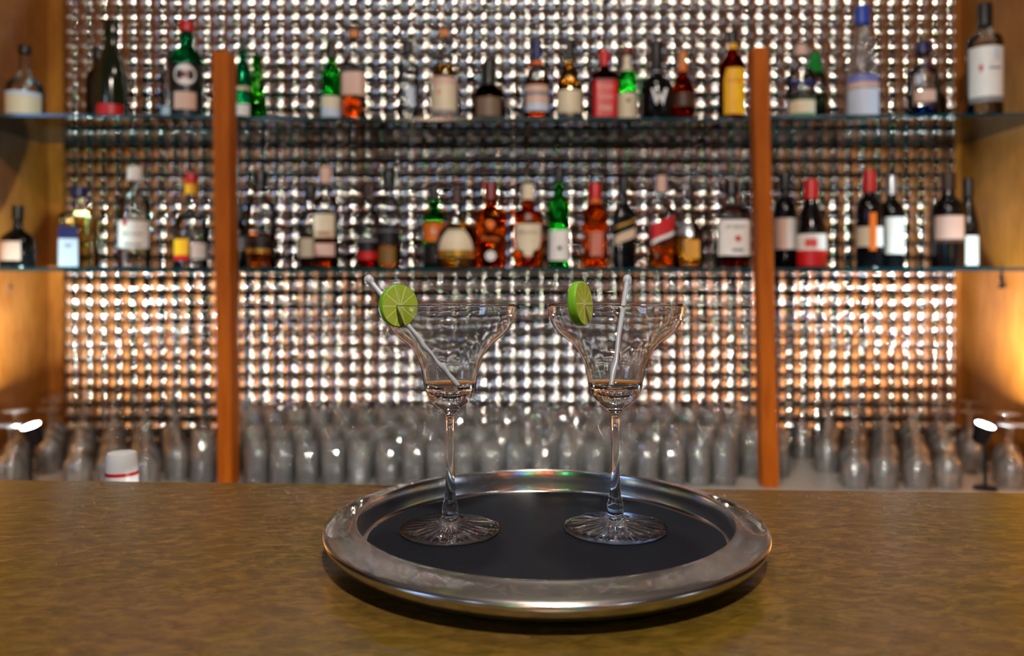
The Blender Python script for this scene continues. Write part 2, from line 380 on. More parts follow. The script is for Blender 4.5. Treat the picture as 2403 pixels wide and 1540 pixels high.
# --- upper shelf, middle
T('liqueur_bottle', 'teal green bottle touching the right side of the left post, upper shelf', 569, 2.43, .255, .052, 'whisky', TEALG, BLK, .86, labels=[(.06, .2, 1.0, WHT), (.37, .41, 1.1, PNK)])
T('liqueur_bottle', 'light green bottle without a label, second from the left post on the upper shelf', 603, 2.52, .235, .064, 'cone', LGREEN, LGREEN, .9)
T('whisky_bottle', 'slim green bottle with a pale lower label and black cap, upper shelf', 778, 2.42, .24, .060, 'whisky', GREEN, BLK, .80, labels=[(.0, .30, 1.3, [(0, LBL), (.5, CRM)])])
T('rum_bottle', 'bottle with a pale label above red amber liquid and orange cork, upper shelf', 831, 2.43, .28, .076, 'whisky', CLEAR, CORK, .92, liquid=DAMB, fill=.30, n=3, labels=[(.27, .52, 1.1, PNK)])
T('vodka_bottle', 'clear slim bottle with a short black cap and faint label, upper shelf', 957, 2.43, .245, .062, 'vodka', CLEAR, BLK, .87, liquid=WATER, fill=.62, labels=[(.2, .42, (.1, .9), LBL)])
T('whisky_bottle', 'bottle with a large cream label, golden shoulder and orange cork, upper shelf', 1043, 2.42, .28, .082, 'bulb', CLEAR, CORK, .92, liquid=GOLD, fill=.60, labels=[(.04, .46, 1.25, [(0, GRY), (.14, CRM), (.8, PNK)])], marks=[('tri', -.35, .28, .014, .016, ORG)])
T('rum_bottle', 'squat brown bottle with a black neck and orange tip, upper shelf', 1147, 2.42, .19, .092, 'squat', S('smoky_bottle_glass', srgb(96, 72, 60)), BLK, .58, labels=[(.04, .34, .9, flat(120, 96, 78))], ring=(.02, BLK))
T('bitters_bottle', 'small black bottle right of the squat brown bottle, upper shelf', 1189, 2.46, .062, .032, 'square', BLACKB, BLK, .8, n=4)
T('brandy_bottle', 'bottle with a navy cap, patterned white label and amber foot, upper shelf', 1260, 2.42, .245, .084, 'bulb', CLEAR, NVY, .74, liquid=DAMB, fill=.5, labels=[(.10, .42, .95, [(0, LBL), (.3, PNK), (.6, GRY), (.75, PNK)])], ring=(.04, ORG))
T('whisky_bottle', 'golden bottle with a plain cream label and black cork-tipped neck, upper shelf', 1336, 2.42, .245, .080, 'bulb', CLEAR, BLK, .74, liquid=GOLD, fill=.72, labels=[(.0, .36, 1.2, CRM)], ring=(.02, GLD))
T('whiskey_bottle', 'square bottle with a bright red label and red cap, upper shelf', 1418, 2.41, .212, .078, 'square', S('red_brown_glass', srgb(160, 30, 14)), REDP, .78, n=5, labels=[(.02, .56, .95, [(0, REDP), (.62, REDP), (.93, flat(120, 20, 20))])],
  marks=[('text', 0, .44, .056, 0, CRM, "JACK DANIEL'S"), ('text', 0, .30, .05, 0, CRM, 'TENNESSEE'), ('text', 0, .14, .036, 0, CRM, 'FIRE')])
T('whiskey_bottle', 'green bottle with a cream label and red-topped pale neck, upper shelf', 1471, 2.46, .24, .064, 'whisky', GREEN, DRED, .90, labels=[(.06, .38, 1.2, CRM), (.68, .88, 2.0, CRM)], marks=[('disc', 0, .28, .012, 0, BRN)])
T('rum_bottle', 'squat black bottle with a white V-shaped mark and long black neck, upper shelf', 1541, 2.41, .238, .096, 'squat', BLACKB, BLK, .62, marks=[('vee', 0, .26, .05, .05, WHT)], ring=(.015, SIL))
T('liqueur_bottle', 'dark brown round bottle with a copper neck, upper shelf left of the yellow label', 1602, 2.46, .225, .070, 'bulb', BROWNG, CORK, .80, labels=[(.22, .40, 1.0, BRN)], ring=(.08, ORG))
T('coffee_liqueur_bottle', 'dark brown bottle with a tall yellow orange label, upper shelf beside the right post', 1718, 2.41, .272, .076, 'bordeaux', BROWNG, BLK, .86, labels=[(.05, .56, .95, YLW, {'shape': lambda t: 1-.25*max(0, (t-.7)/.3)**2}), (.80, .86, 2.2, YLW)], marks=[('text', 0, .42, .052, 0, REDP, 'KAHLUA')])
# --- upper shelf, right wing
T('gin_bottle', 'clear bottle with a green and cream label and pale cork, right of the right post', 1880, 2.41, .23, .084, 'whisky', CLEAR, PNK, .86, liquid=WATER, fill=.5, labels=[(.0, .28, 1.1, [(0, GRNP), (.25, CRM), (.85, flat(30, 60, 30))]), (.42, .50, .9, NVY)])
T('gin_bottle', 'clear bottle with a bright green cap behind the green and cream label', 1912, 2.54, .245, .07, 'vodka', CLEAR, GRNP, .72, liquid=S('pale_green_spirit', srgb(120, 160, 120)), fill=.45, capw=1.25)
T('vodka_bottle', 'tall frosted bottle with a blue cap, upper shelf right', 2023, 2.42, .352, .100, 'cone', FROST, BLUEP, .84, labels=[(.02, .26, 1.0, LBL), (.27, .38, 1.0, [(0, PNK), (.4, flat(110, 120, 190))])])
T('gin_bottle', 'bottle with a round navy stopper and blue foot, upper shelf right', 2166, 2.42, .24, .090, 'whisky', CLEAR, NVY, .86, liquid=BLUEG, fill=.18, capw=1.35, labels=[(.22, .36, .7, PNK)], marks=[('rect', -.4, .5, .02, .03, LBL)])
T('liqueur_bottle', 'dark bottle behind the blue-footed bottle, upper shelf right', 2202, 2.56, .165, .05, 'whisky', BLACKB, BLK, .86)
T('vodka_bottle', 'tall clear bottle with a large white label, far right end of the upper shelf', 2311, 2.38, .345, .098, 'vodka', CLEAR, BLK, .80, liquid=WATER, fill=.64, labels=[(.12, .60, 1.15, [(0, GRY), (.1, WHT)])], marks=[('tri', -.35, .40, .014, .022, REDP), ('rect', .4, .41, .034, .006, GRY), ('rect', .5, .53, .016, .026, LBL)])
# --- lower shelf, left wing
B('gin_bottle', 'squat black bottle with a pinkish square label, far left end of the lower shelf', 42, 2.41, .192, .096, 'squat', BLACKB, BLK, .78, labels=[(.12, .42, (-1.1, .25), PNK)], n=2.6)
B('tequila_bottle', 'pale yellow square bottle with a navy and white label, lower shelf left', 186, 2.42, .25, .110, 'square', CLEAR, NVY, .88, liquid=YEL, fill=.60, n=5, asp=.7, capw=1.3, labels=[(.02, .50, (-.95, .03), [(0, LBL), (.70, NVY)])], marks=[('rect', -.45, .26, .02, .004, GRY)])
B('rum_bottle', 'white-capped bottle with a white label and red disc, lower shelf left', 316, 2.42, .312, .092, 'bordeaux', CLEAR, WHT, .86, liquid=WATER, fill=.62, labels=[(.20, .46, 1.15, WHT)], marks=[('disc', -.5, .435, .016, 0, REDP), ('text', 0, .33, .058, 0, BRN, 'BACARDI'), ('rect', 0, .23, .05, .004, BRN)])
B('rum_bottle', 'round clear bottle with a red cap and yellow label, left of the left post', 449, 2.42, .292, .100, 'squat', CLEAR, REDP, .88, liquid=WATER, fill=.40, labels=[(.08, .30, (-1.2, -.05), [(0, REDP), (.25, YLW)]), (.10, .26, (.1, 1.1), WHT)], marks=[('disc', 0, .36, .018, 0, BLK)], ring=(.10, YLW))
# --- lower shelf, middle
B('rum_bottle', 'dark bottle half hidden behind the left post, lower shelf', 562, 2.5, .2, .07, 'whisky', BLACKB, BLK, .8, labels=[(.3, .5, .8, GRY)])
B('whisky_bottle', 'black-labelled bottle with an amber foot, lower shelf right of the left post', 611, 2.42, .294, .090, 'bordeaux', CLEAR, BLK, .87, liquid=AMBER, fill=.36, labels=[(.16, .34, .95, [(0, GLD), (.22, BLK), (.7, BRN), (.78, BLK)])])
B('whisky_bottle', 'bottle with a black cap and small cream label behind the pink-labelled bottle', 728, 2.52, .27, .07, 'whisky', CLEAR, BLK, .84, liquid=S('brown_spirit', srgb(150, 96, 60)), fill=.4, labels=[(.14, .36, 1.1, CRM)])
B('rum_bottle', 'bottle with a pale slender neck, pinkish label and red amber liquid, lower shelf', 765, 2.41, .308, .076, 'bordeaux', CLEAR, PNK, .84, liquid=DAMB, fill=.53, labels=[(.30, .53, .95, [(0, BEI), (.3, CRM)]), (.12, .24, .95, PNK)], marks=[('rect', 0, .34, .04, .004, BRN)])
B('port_bottle', 'short bottle with a black and red label and dark brown cap, lower shelf', 863, 2.42, .265, .062, 'whisky', CLEAR, flat(48, 24, 18), .80, liquid=RED, fill=.18, labels=[(.10, .36, 1.2, [(0, REDP), (.35, BLK), (.8, GRY), (.9, BLK)])])
B('whisky_bottle', 'tall bottle with a black and gold label over amber liquid, left of the left stirrer', 912, 2.42, .298, .072, 'bordeaux', CLEAR, BLK, .86, liquid=AMBER, fill=.40, labels=[(.24, .42, 1.2, [(0, BLK), (.2, BLK), (.75, GRY), (.82, BLK)]), (.04, .22, .8, flat(120, 84, 24))])
B('whisky_bottle', 'green bottle with an orange label and black cap, lower shelf', 1020, 2.55, .262, .076, 'whisky', GREEN, BLK, .86, labels=[(.0, .3, 1.4, BLK), (.34, .58, 1.2, ORG)], marks=[('disc', 0, .46, .018, 0, PNK)])
B('liqueur_bottle', 'wide squat bottle with a cream arched label, lower shelf beside the green bottle', 1072, 2.40, .24, .124, 'bell', CLEAR, BRN, .82, liquid=GOLD, fill=.34, labels=[(.14, .48, 1.0, [(0, GLD), (.25, CRM)], {'shape': lambda t: 1-.5*t*t})])
B('whisky_bottle', 'square amber bottle with a dark red cap and silver emblem, lower shelf', 1152, 2.41, .262, .092, 'square', DAMB, DRED, .80, n=4, marks=[('disc', 0, .14, .030, 0, SIL), ('text', 0, .34, .05, 0, ORG, 'Rocks'), ('disc', 0, .5, .024, 0, ORG)])
B('whisky_bottle', 'amber bottle with a cream shield label and cream cap, lower shelf', 1239, 2.41, .256, .092, 'whisky', DAMB, CRM, .82, labels=[(.14, .52, .95, CRM, {'shape': lambda t: min(1, .25+t*2.2)})], marks=[('text', 0, .42, .062, 0, BRN, "Ballantine's"), ('disc', 0, .60, .018, 0, GRY), ('disc', 0, .12, .012, 0, REDP)])
B('whiskey_bottle', 'green bottle with a long white label and tall black cap, lower shelf', 1312, 2.42, .305, .064, 'bordeaux', GREEN, BLK, .86, labels=[(.08, .38, 1.3, WHT)], marks=[('disc', 0, .2, .014, 0, BLK)])
B('whisky_bottle', 'dark amber bottle with a bright red cap, above the right glass', 1397, 2.42, .262, .076, 'bordeaux', DAMB, REDP, .80, labels=[(.14, .42, .5, flat(190, 110, 90))], ring=(.04, ORG))
B('whisky_bottle', 'square black bottle with two slanting gold stripes, lower shelf', 1464, 2.42, .278, .066, 'whisky', BLACKB, BLK, .84, n=4, labels=[(.30, .40, 1.0, BEI, {'shear': .012}), (.47, .50, 1.0, GLD, {'shear': .012})])
B('whisky_bottle', 'square bottle with a slanting red label over amber liquid, lower shelf', 1552, 2.42, .284, .074, 'whisky', CLEAR, PNK, .82, liquid=AMBER, fill=.38, n=4, labels=[(.36, .52, 1.1, REDP, {'shear': .014}), (.31, .35, 1.0, WHT, {'shear': .014})])
B('whisky_bottle', 'round golden flask with a black cap and silver slanting label, lower shelf', 1616, 2.41, .248, .094, 'bell', CLEAR, BLK, .88, liquid=GOLD, fill=.52, labels=[(.40, .56, (-1.1, .1), SIL, {'shear': -.01}), (.12, .34, .5, flat(200, 140, 40))])
B('bourbon_bottle', 'bottle with a big white label around a red disc, left of the right post', 1716, 2.41, .268, .100, 'square', CLEAR, BLK, .84, liquid=BROWNG, fill=.3, n=4, labels=[(.14, .54, 1.0, WHT)], marks=[('disc', .12, .33, .018, 0, REDP), ('text', 0, .46, .06, 0, BRN, 'JIM BEAM'), ('rect', .1, .2, .034, .008, GRY)])
# --- lower shelf, right wing
B('wine_bottle', 'dark wine bottle with a cream and white label against the right post', 1842, 2.44, .296, .066, 'bordeaux', DARKB, BLK, .84, labels=[(.20, .52, (-1.3, .1), PNK), (.20, .52, (.1, 1.3), WHT)])
B('wine_bottle', 'dark wine bottle with a red cap and a white over red label, lower shelf', 1903, 2.40, .270, .086, 'slope', DARKB, REDP, .78, labels=[(.02, .38, 1.35, [(0, REDP), (.5, WHT)])], marks=[('rect', -.1, .28, .034, .024, flat(210, 70, 60))])
B('wine_bottle', 'wine bottle with a tall red capsule and orange strip across a cream label', 2040, 2.42, .300, .076, 'bordeaux', DARKB, REDP, .78, labels=[(.22, .42, (-1.4, .5), CRM), (.22, .42, (.5, 1.4), WHT), (.18, .56, (-.12, .4), ORG, {'off': 1.03})])
B('wine_bottle', 'wine bottle with a silver capsule and tall white label behind the red-capped one', 2092, 2.50, .295, .074, 'bordeaux', DARKB, SIL, .80, labels=[(.16, .55, (-.6, 1.3), WHT)])
B('wine_bottle', 'dark wine bottle with a beige label, second from the right on the lower shelf', 2225, 2.41, .292, .094, 'bordeaux', DARKB, flat(60, 40, 34), .82, labels=[(.26, .54, .95, [(0, BRN), (.14, PNK)])])
B('wine_bottle', 'slim dark wine bottle with a narrow white label, right end of the lower shelf', 2272, 2.48, .285, .066, 'slope', DARKB, BLK, .80, labels=[(.04, .36, (-.5, .85), WHT)], marks=[('disc', .2, .28, .01, 0, GRY)])

# ------------------------------------------------------------------ back bar glassware
def dup(root, loc, rz, label=None, zs=None):
    r = root.copy(); COL.objects.link(r); r.location = loc; r.rotation_euler = (0, 0, rz)
    if label: r['label'] = label
    if zs: r.scale = (1, 1, zs)
    for ch in list(root.children):
        c = ch.copy(); COL.objects.link(c); c.parent = r
    return r
def tumbler():
    H, R, r = .158, .034, .029
    p = [(0, H-.014), (r-.005, H-.016), (R-.0022, .001), (R-.0008, 0), (R, .002), (r+.0006, H-.006), (r-.002, H), (0, H)]
    return lathe('highball_glass', p, BARGLASS, None, 60, rfun=lambda r, z, th: r*(1+.05*math.cos(12*th)))
def wine_glass():
    # upside down: rim on the worktop, foot on top
    out = [(.034, 0), (.037, .03), (.040, .06), (.036, .085), (.022, .105), (.006, .116), (.0038, .13), (.0036, .18), (.008, .193), (.036, .198), (.036, .200), (0, .201)]
    inn = [(0, .108), (.020, .102), (.034, .083), (.0385, .06), (.0355, .03), (.033, 0), (.034, 0)]
    return lathe('wine_glass', inn+out, BARGLASS, None, 24)
t0 = tumbler(); tag(t0, 'x', 'glass', 'upturned highball glasses on the back worktop')
w0 = wine_glass(); tag(w0, 'x', 'glass', 'upturned wine glasses on the back worktop')
HB = 'clear highball glass turned upside down in the rows between the two wooden posts'
first = True
for row, y in enumerate((2.30, 2.40, 2.50, 2.60, 2.69)):
    n = 23
    for i in range(n):
        x = -.90+(i+.5*(row % 2))*.076+random.uniform(-.003, .003)
        if x > .83 or (y < 2.40 and abs(x+.815) < .06) or (y < 2.40 and abs(x-.74) < .06): continue
        if first: t0.location = (x, y, WT); t0['label'] = HB; first = False
        else: dup(t0, (x, y, WT), random.uniform(0, 3), HB, (.80, .94, .88, 1.08, 1.12)[row]*random.uniform(.97, 1.03))
first = True
for side, lab in ((-1, 'clear wine glass upside down in the rows left of the left wooden post'), (1, 'clear wine glass upside down in the rows right of the right wooden post')):
    for row, y in enumerate((2.26, 2.36, 2.46, 2.56, 2.66)):
        for i in range(6):
            a0, a1 = ((-1.54, -.99) if side < 0 else (.98, 1.49))
            x = a0+(a1-a0)*(i+.5*(row % 2))/5.6+random.uniform(-.004, .004)
            if abs(x-(-1.36 if side < 0 else 1.33)) < .075 and row < 2: continue
            if first: w0.location = (x, y, WT); w0['label'] = lab; first = False
            else: dup(w0, (x, y, WT), random.uniform(0, 3), lab, (.92, 1.02, .96, 1.05, 1.1)[row]*random.uniform(.97, 1.02))

# ------------------------------------------------------------------ spot lamps in the wings
def spot(px, py, lean, label, col, strength):
    c = P(px, py, 2.24)
    root = tag(empty('spotlight', (c.x, c.y, WT)), label, 'lamp')
    h = c.z-WT
    lathe('base', [(0, 0), (.032, 0), (.032, .006), (.006, .010), (0, .010)], BLACKM, root, 24)
    lathe('stem', [(0, .008), (.005, .008), (.005, h-.045), (0, h-.045)], BLACKM, root, 12)
    hd = lathe('lamp_head', [(0, -.055), (.016, -.055), (.022, -.045), (.026, 0), (.024, .001), (.0235, -.006), (0, -.006)], BLACKM, root, 28)
    hd.location = (0, 0, h); hd.rotation_euler = (math.radians(14), math.radians(lean), 0)
    em = bpy.data.materials.new('lamp_glow'); em.use_nodes = True; t = em.node_tree; t.nodes.clear()
    o = t.nodes.new('ShaderNodeOutputMaterial'); e = t.nodes.new('ShaderNodeEmission'); e.inputs[0].default_value = col; e.inputs[1].default_value = strength
    t.links.new(e.outputs[0], o.inputs[0])
    fc = lathe('lamp_face', [(0, .0), (.0225, -.0005)][::-1], em, hd, 28); fc.data.flip_normals()
    return root
spot(72, 1000, -12, 'small black spotlight shining up at the left plywood panel', (.80, .95, 1, 1), 4200)
spot(2312, 998, 12, 'small black spotlight shining up at the right plywood panel', (.78, .86, 1, 1), 4800)

# dark disc standing in for a hole, and a hook, on the side panels
s = lathe('panel_hole_disc', [(0, 0), (.008, 0), (.006, .003), (0, .003)], BLACKM, None, 16)
s.rotation_euler = (0, PI/2, 0); s.location = (XL, 2.56, EYE-(675-YH)/F*2.56); tag(s, 'dark disc standing in for a hole in the left plywood panel below the lower shelf', 'hole')
hk = lathe('wall_hook', [(0, 0), (.011, 0), (.009, .006), (.004, .02), (.0025, .05), (0, .05)], BLACKM, None, 16)
hk.location = (XR-.012, 2.52, BS-TH-.0505); tag(hk, 'small dark hook under the lower shelf at the right plywood panel', 'hook')

# ------------------------------------------------------------------ bar counter
def counter_mat():
    m, t, out = nt('polished_brown_stone')
    p = t.nodes.new('ShaderNodeBsdfPrincipled'); t.links.new(p.outputs[0], out.inputs[0])
    tc = t.nodes.new('ShaderNodeTexCoord'); mp = t.nodes.new('ShaderNodeMapping'); mp.inputs['Scale'].default_value = (4, 8, 1); mp.inputs['Rotation'].default_value = (0, 0, math.radians(-24))
    t.links.new(tc.outputs['Object'], mp.inputs[0])
    n1 = t.nodes.new('ShaderNodeTexNoise'); n1.inputs['Scale'].default_value = 13; n1.inputs['Detail'].default_value = 9; n1.inputs['Roughness'].default_value = .62; n1.inputs['Distortion'].default_value = .8
    t.links.new(mp.outputs[0], n1.inputs['Vector'])
    n2 = t.nodes.new('ShaderNodeTexNoise'); n2.inputs['Scale'].default_value = 5; n2.inputs['Detail'].default_value = 4
    t.links.new(tc.outputs['Object'], n2.inputs['Vector'])
    r = t.nodes.new('ShaderNodeValToRGB'); e = r.color_ramp.elements
    e[0].position = .24; e[0].color = srgb(62, 38, 8); e[1].position = .80; e[1].color = srgb(164, 126, 50)
    k = e.new(.48); k.color = srgb(106, 78, 18)
    t.links.new(n1.outputs['Fac'], r.inputs[0])
    r2 = t.nodes.new('ShaderNodeValToRGB'); r2.color_ramp.elements[0].color = srgb(84, 74, 16); r2.color_ramp.elements[1].color = srgb(104, 78, 58)
    r2.color_ramp.elements[0].position = .38; r2.color_ramp.elements[1].position = .62
    t.links.new(n2.outputs['Fac'], r2.inputs[0])
    mx = t.nodes.new('ShaderNodeMix'); mx.data_type = 'RGBA'; mx.inputs[0].default_value = .5
    t.links.new(r.outputs[0], mx.inputs[6]); t.links.new(r2.outputs[0], mx.inputs[7]); t.links.new(mx.outputs[2], p.inputs['Base Color'])
    p.inputs['Roughness'].default_value = .17; p.inputs['Specular IOR Level'].default_value = .5
    b = t.nodes.new('ShaderNodeBump'); b.inputs['Strength'].default_value = .35; b.inputs['Distance'].default_value = .0012
    t.links.new(n1.outputs['Fac'], b.inputs['Height']); t.links.new(b.outputs[0], p.inputs['Normal'])
    return m
CM = counter_mat()
def yb(x): return .8325-.052*x    # slightly skewed rear edge
X0, X1, Y0 = -2.4, 2.4, .12
v = []
for z in (-.04, 0.0):
    v += [(X0, Y0, z), (X1, Y0, z), (X1, yb(X1), z), (X0, yb(X0), z)]
f = [(3,2,1,0),(4,5,6,7),(0,1,5,4),(2,3,7,6),(3,0,4,7),(1,2,6,5)]
cr_ = tag(empty('bar_counter', (0, .5, -1.10)), 'mottled brown polished bar counter carrying the round tray', 'counter')
ct = link_mesh('countertop', v, f, CM, cr_, False); ct.matrix_parent_inverse = Matrix.Translation((0, -.5, 1.10))
md = ct.modifiers.new('bevel', 'BEVEL'); md.width = .004; md.segments = 3
base = box('counter_body', X0+.05, X1-.05, .2, .6, -1.10, -.04, FLOORP, cr_); base.matrix_parent_inverse = Matrix.Translation((0, -.5, 1.10))

# ------------------------------------------------------------------ round tray
TC = (.0262, .6345); FZ = .006
def tray():
    root = tag(empty('round_tray', (TC[0], TC[1], 0)), 'round polished steel tray holding the two margarita glasses', 'tray')
    # profile r,z outside bottom -> outer edge -> lip -> inner wall -> floor
    prof = [(0, .003), (.146, .003), (.150, .004), (.164, .0085), (.1705, .0145), (.1735, .0185), (.1743, .0205), (.1735, .0222), (.171, .0232),
            (.166, .0245), (.160, .0257), (.155, .0266), (.1512, .0276), (.1497, .0282), (.1486, .0280), (.1480, .0268), (.1477, .018), (.1474, .0095), (.1466, .0070), (.1450, .006), (0, .006)]
    p2 = [prof[0]]
    for (ra, za), (rb, zb) in zip(prof[:-1], prof[1:]):
        n = max(1, int(abs(ra-rb)/.0011)) if za > .0215 and zb > .0215 else 1
        p2 += [(ra+(rb-ra)*q/n, za+(zb-za)*q/n) for q in range(1, n+1)]
    prof = p2
    seg = 240; v = []; f = []; rings = []
    for (r, z) in prof:
        if r == 0: rings.append([len(v)]); v.append((0, 0, z)); continue
        ids = []
        for k in range(seg):
            th = 2*PI*k/seg; rr, zz = r, z
            # finger grips pressed into the flange on both sides
            if z > .0225 and r > .152:
                for c in (PI, 0.06):
                    d = (th-c+PI) % (2*PI)-PI
                    q = (abs(d)/.34)**2.4+(abs(r-.1625)/.0102)**2.4
                    if q < 1: zz -= .0115*min(1, (1-q)*2.5)**.8
            ids.append(len(v)); v.append((rr*math.cos(th), rr*math.sin(th), zz))
        rings.append(ids)
    for a, b in zip(rings[:-1], rings[1:]):
        for k in range(seg):
            k2 = (k+1) % seg
            if len(a) == 1: f.append((a[0], b[k2], b[k]))
            elif len(b) == 1: f.append((a[k], a[k2], b[0]))
            else: f.append((a[k], a[k2], b[k2], b[k]))
    o = link_mesh('tray_body', v, f, STEEL, root, True); fix_normals(o)
    # rubber mat, slightly wavy outline
    v = []; f = []; N = 96
    for z in (.0061, .0072):
        for k in range(N):
            th = 2*PI*k/N; r = .1438+.0016*math.sin(5*th+1)+.001*math.sin(11*th)
            v.append((r*math.cos(th), r*math.sin(th), z))
    f.append(tuple(range(N, 2*N))); f.append(tuple(range(N))[::-1])
    for k in range(N): f.append((k, (k+1) % N, N+(k+1) % N, N+k))
    link_mesh('non_slip_mat', v, f, RUBBER, root, False)['label'] = 'dark rubber mat lining the tray'
tray()

# ------------------------------------------------------------------ margarita glasses
def margarita(loc, label, sxy):
    root = tag(empty('margarita_glass', loc), label, 'glass')
    out = [(0, .0002), (.012, .0003), (.020, .0003), (.028, .0003), (.034, .0003), (.039, .0003), (.0405, .0004), (.0414, .0012), (.0414, .0026), (.0405, .0034), (.034, .0042), (.024, .0056), (.015, .0074), (.0095, .0092),
           (.0078, .0108), (.0066, .0125), (.0068, .0165), (.0067, .0205), (.0058, .0235), (.0048, .027), (.0042, .034), (.0036, .045), (.0032, .060), (.0031, .078), (.0034, .090), (.0040, .096),
           (.0062, .0995), (.0110, .1030), (.0152, .1065), (.0185, .1110), (.0207, .1160), (.0219, .1215), (.0229, .1280), (.0240, .1340), (.0257, .1400), (.0283, .1460), (.0320, .1515), (.0360, .1558), (.0415, .1598), (.0465, .1640),
           (.0505, .1690), (.0532, .1740), (.0546, .1790), (.0550, .1840), (.0552, .1862), (.0552, .1870), (.0549, .1875), (.0545, .1876), (.0541, .1873), (.0540, .1866)]
    def smooth(pts, n):
        res = []
        for q in range(len(pts)-1):
            p0 = Vector(pts[max(q-1, 0)]); p1 = Vector(pts[q]); p2 = Vector(pts[q+1]); p3 = Vector(pts[min(q+2, len(pts)-1)])
            for k in range(n):
                t = k/n
                res.append(tuple(.5*((2*p1)+(p2-p0)*t+(2*p0-5*p1+4*p2-p3)*t*t+(3*p1-p0-3*p2+p3)*t**3)))
        return res+[pts[-1]]
    k0 = next(i for i, p in enumerate(out) if p[1] > .1135)
    k1 = next(i for i, p in enumerate(out) if p[1] > .1835)
    bowl = [Vector(p) for p in smooth(out[k0:k1+1], 4)]
    for _ in range(12):      # relax the curve so refraction stays even
        bowl = [bowl[0]]+[(bowl[i-1]+bowl[i]*2+bowl[i+1])/4 for i in range(1, len(bowl)-1)]+[bowl[-1]]
    off = []
    for i, p in enumerate(bowl):
        a = bowl[max(i-1, 0)]; b = bowl[min(i+1, len(bowl)-1)]; d = (b-a).normalized()
        tk = .0011+.0010*max(0, min(1, (.140-p[1])/.02))
        off.append((p[0]-d[1]*tk, p[1]+d[0]*tk))
    stem = out[:k0]
    out = stem+[tuple(p) for p in bowl]+[(bowl[-1][0]+.0001, .1858), (bowl[-1][0]+.0001, .1866), (bowl[-1][0]-.0001, .1872), (bowl[-1][0]-.0005, .1875), (bowl[-1][0]-.0009, .1872), (bowl[-1][0]-.0011, .1866)]
    off = [p for p in off if p[1] > .1215]
    inn = off[::-1]+[(off[0][0]*.93, .1195), (off[0][0]*.75, .1180), (off[0][0]*.4, .1170), (0, .1168)]
    def rf(r, z, th): return r
    def rin(prof):
        return prof
    seg = 144
    v = []; f = []; rings = []
    for j, (r, z) in enumerate(out+inn):
        if r == 0: rings.append([len(v)]); v.append((0, 0, z)); continue
        ids = []
        inner = j >= len(out)
        foot = .0009 if 0 < j < 5 and z < .002 else 0
        amp = .008*math.exp(-((z-.142)/.010)**2) if inner else 0
        for k in range(seg):
            th = 2*PI*k/seg; rr = r*(1+amp*.5*math.cos(16*th))
            ids.append(len(v)); v.append((rr*math.cos(th), rr*math.sin(th), z+foot*(.5+.5*math.cos(24*th))))
        rings.append(ids)
    for a, b in zip(rings[:-1], rings[1:]):
        for k in range(seg):
            k2 = (k+1) % seg
            if len(a) == 1: f.append((a[0], b[k2], b[k]))
            elif len(b) == 1: f.append((a[k], a[k2], b[0]))
            else: f.append((a[k], a[k2], b[k2], b[k]))
    o = link_mesh('glass_bowl_and_stem', v, f, CRYSTAL, root, True)
    root.scale = (sxy, sxy, 1)
    return root
MZ = FZ+.00135
G1 = (-.0513, .654, MZ); G2 = (.0862, .658, MZ)
margarita(G1, 'empty margarita glass on the left side of the tray', 1.0)
margarita(G2, 'empty margarita glass on the right side of the tray', 1.035)

# lime slices
def lime_mat():
    m, t, out = nt('lime_flesh')
    p = t.nodes.new('ShaderNodeBsdfPrincipled'); t.links.new(p.outputs[0], out.inputs[0])
    p.inputs['Roughness'].default_value = .3; p.inputs['Subsurface Weight'].default_value = .25; p.inputs['Subsurface Radius'].default_value = (.004, .005, .001); p.inputs['Subsurface Scale'].default_value = .6
    tc = t.nodes.new('ShaderNodeTexCoord'); sx = t.nodes.new('ShaderNodeSeparateXYZ'); t.links.new(tc.outputs['Object'], sx.inputs[0])
    def mth(op, a, b=None):
        n = t.nodes.new('ShaderNodeMath'); n.operation = op
        for i, q in enumerate((a, b)):
            if q is None: continue
            if isinstance(q, (int, float)): n.inputs[i].default_value = q
            else: t.links.new(q, n.inputs[i])
        return n.outputs[0]
    ang = mth('ARCTAN2', sx.outputs[1], sx.outputs[0])
    rad = mth('SQRT', mth('ADD', mth('MULTIPLY', sx.outputs[0], sx.outputs[0]), mth('MULTIPLY', sx.outputs[1], sx.outputs[1])))
    seg = mth('ABSOLUTE', mth('SINE', mth('MULTIPLY', ang, 5)))          # zero at membranes
    wall = mth('MULTIPLY', seg, mth('MULTIPLY', rad, 100))
    n = t.nodes.new('ShaderNodeTexNoise'); n.inputs['Scale'].default_value = 900; t.links.new(tc.outputs['Object'], n.inputs['Vector'])
    r = t.nodes.new('ShaderNodeValToRGB'); r.color_ramp.elements[0].position = .05; r.color_ramp.elements[0].color = srgb(222, 230, 160); r.color_ramp.elements[1].position = .30; r.color_ramp.elements[1].color = srgb(172, 194, 50)
    t.links.new(wall, r.inputs[0])
    mx = t.nodes.new('ShaderNodeMix'); mx.data_type = 'RGBA'; t.links.new(r.outputs[0], mx.inputs[6]); mx.inputs[7].default_value = srgb(206, 220, 140)
    lo = mth('LESS_THAN', rad, .0016); hi = mth('GREATER_THAN', rad, .0163)
    sp = mth('MULTIPLY', mth('GREATER_THAN', n.outputs['Fac'], .62), .35)
    t.links.new(mth('MINIMUM', mth('ADD', mth('ADD', lo, hi), sp), 1.0), mx.inputs[0])
    t.links.new(mx.outputs[2], p.inputs['Base Color'])
    return m
FLESH = lime_mat(); RIND = pbr('lime_rind', srgb(112, 172, 16), .35, bump=.3, bscale=900, var=.15, vscale=200)
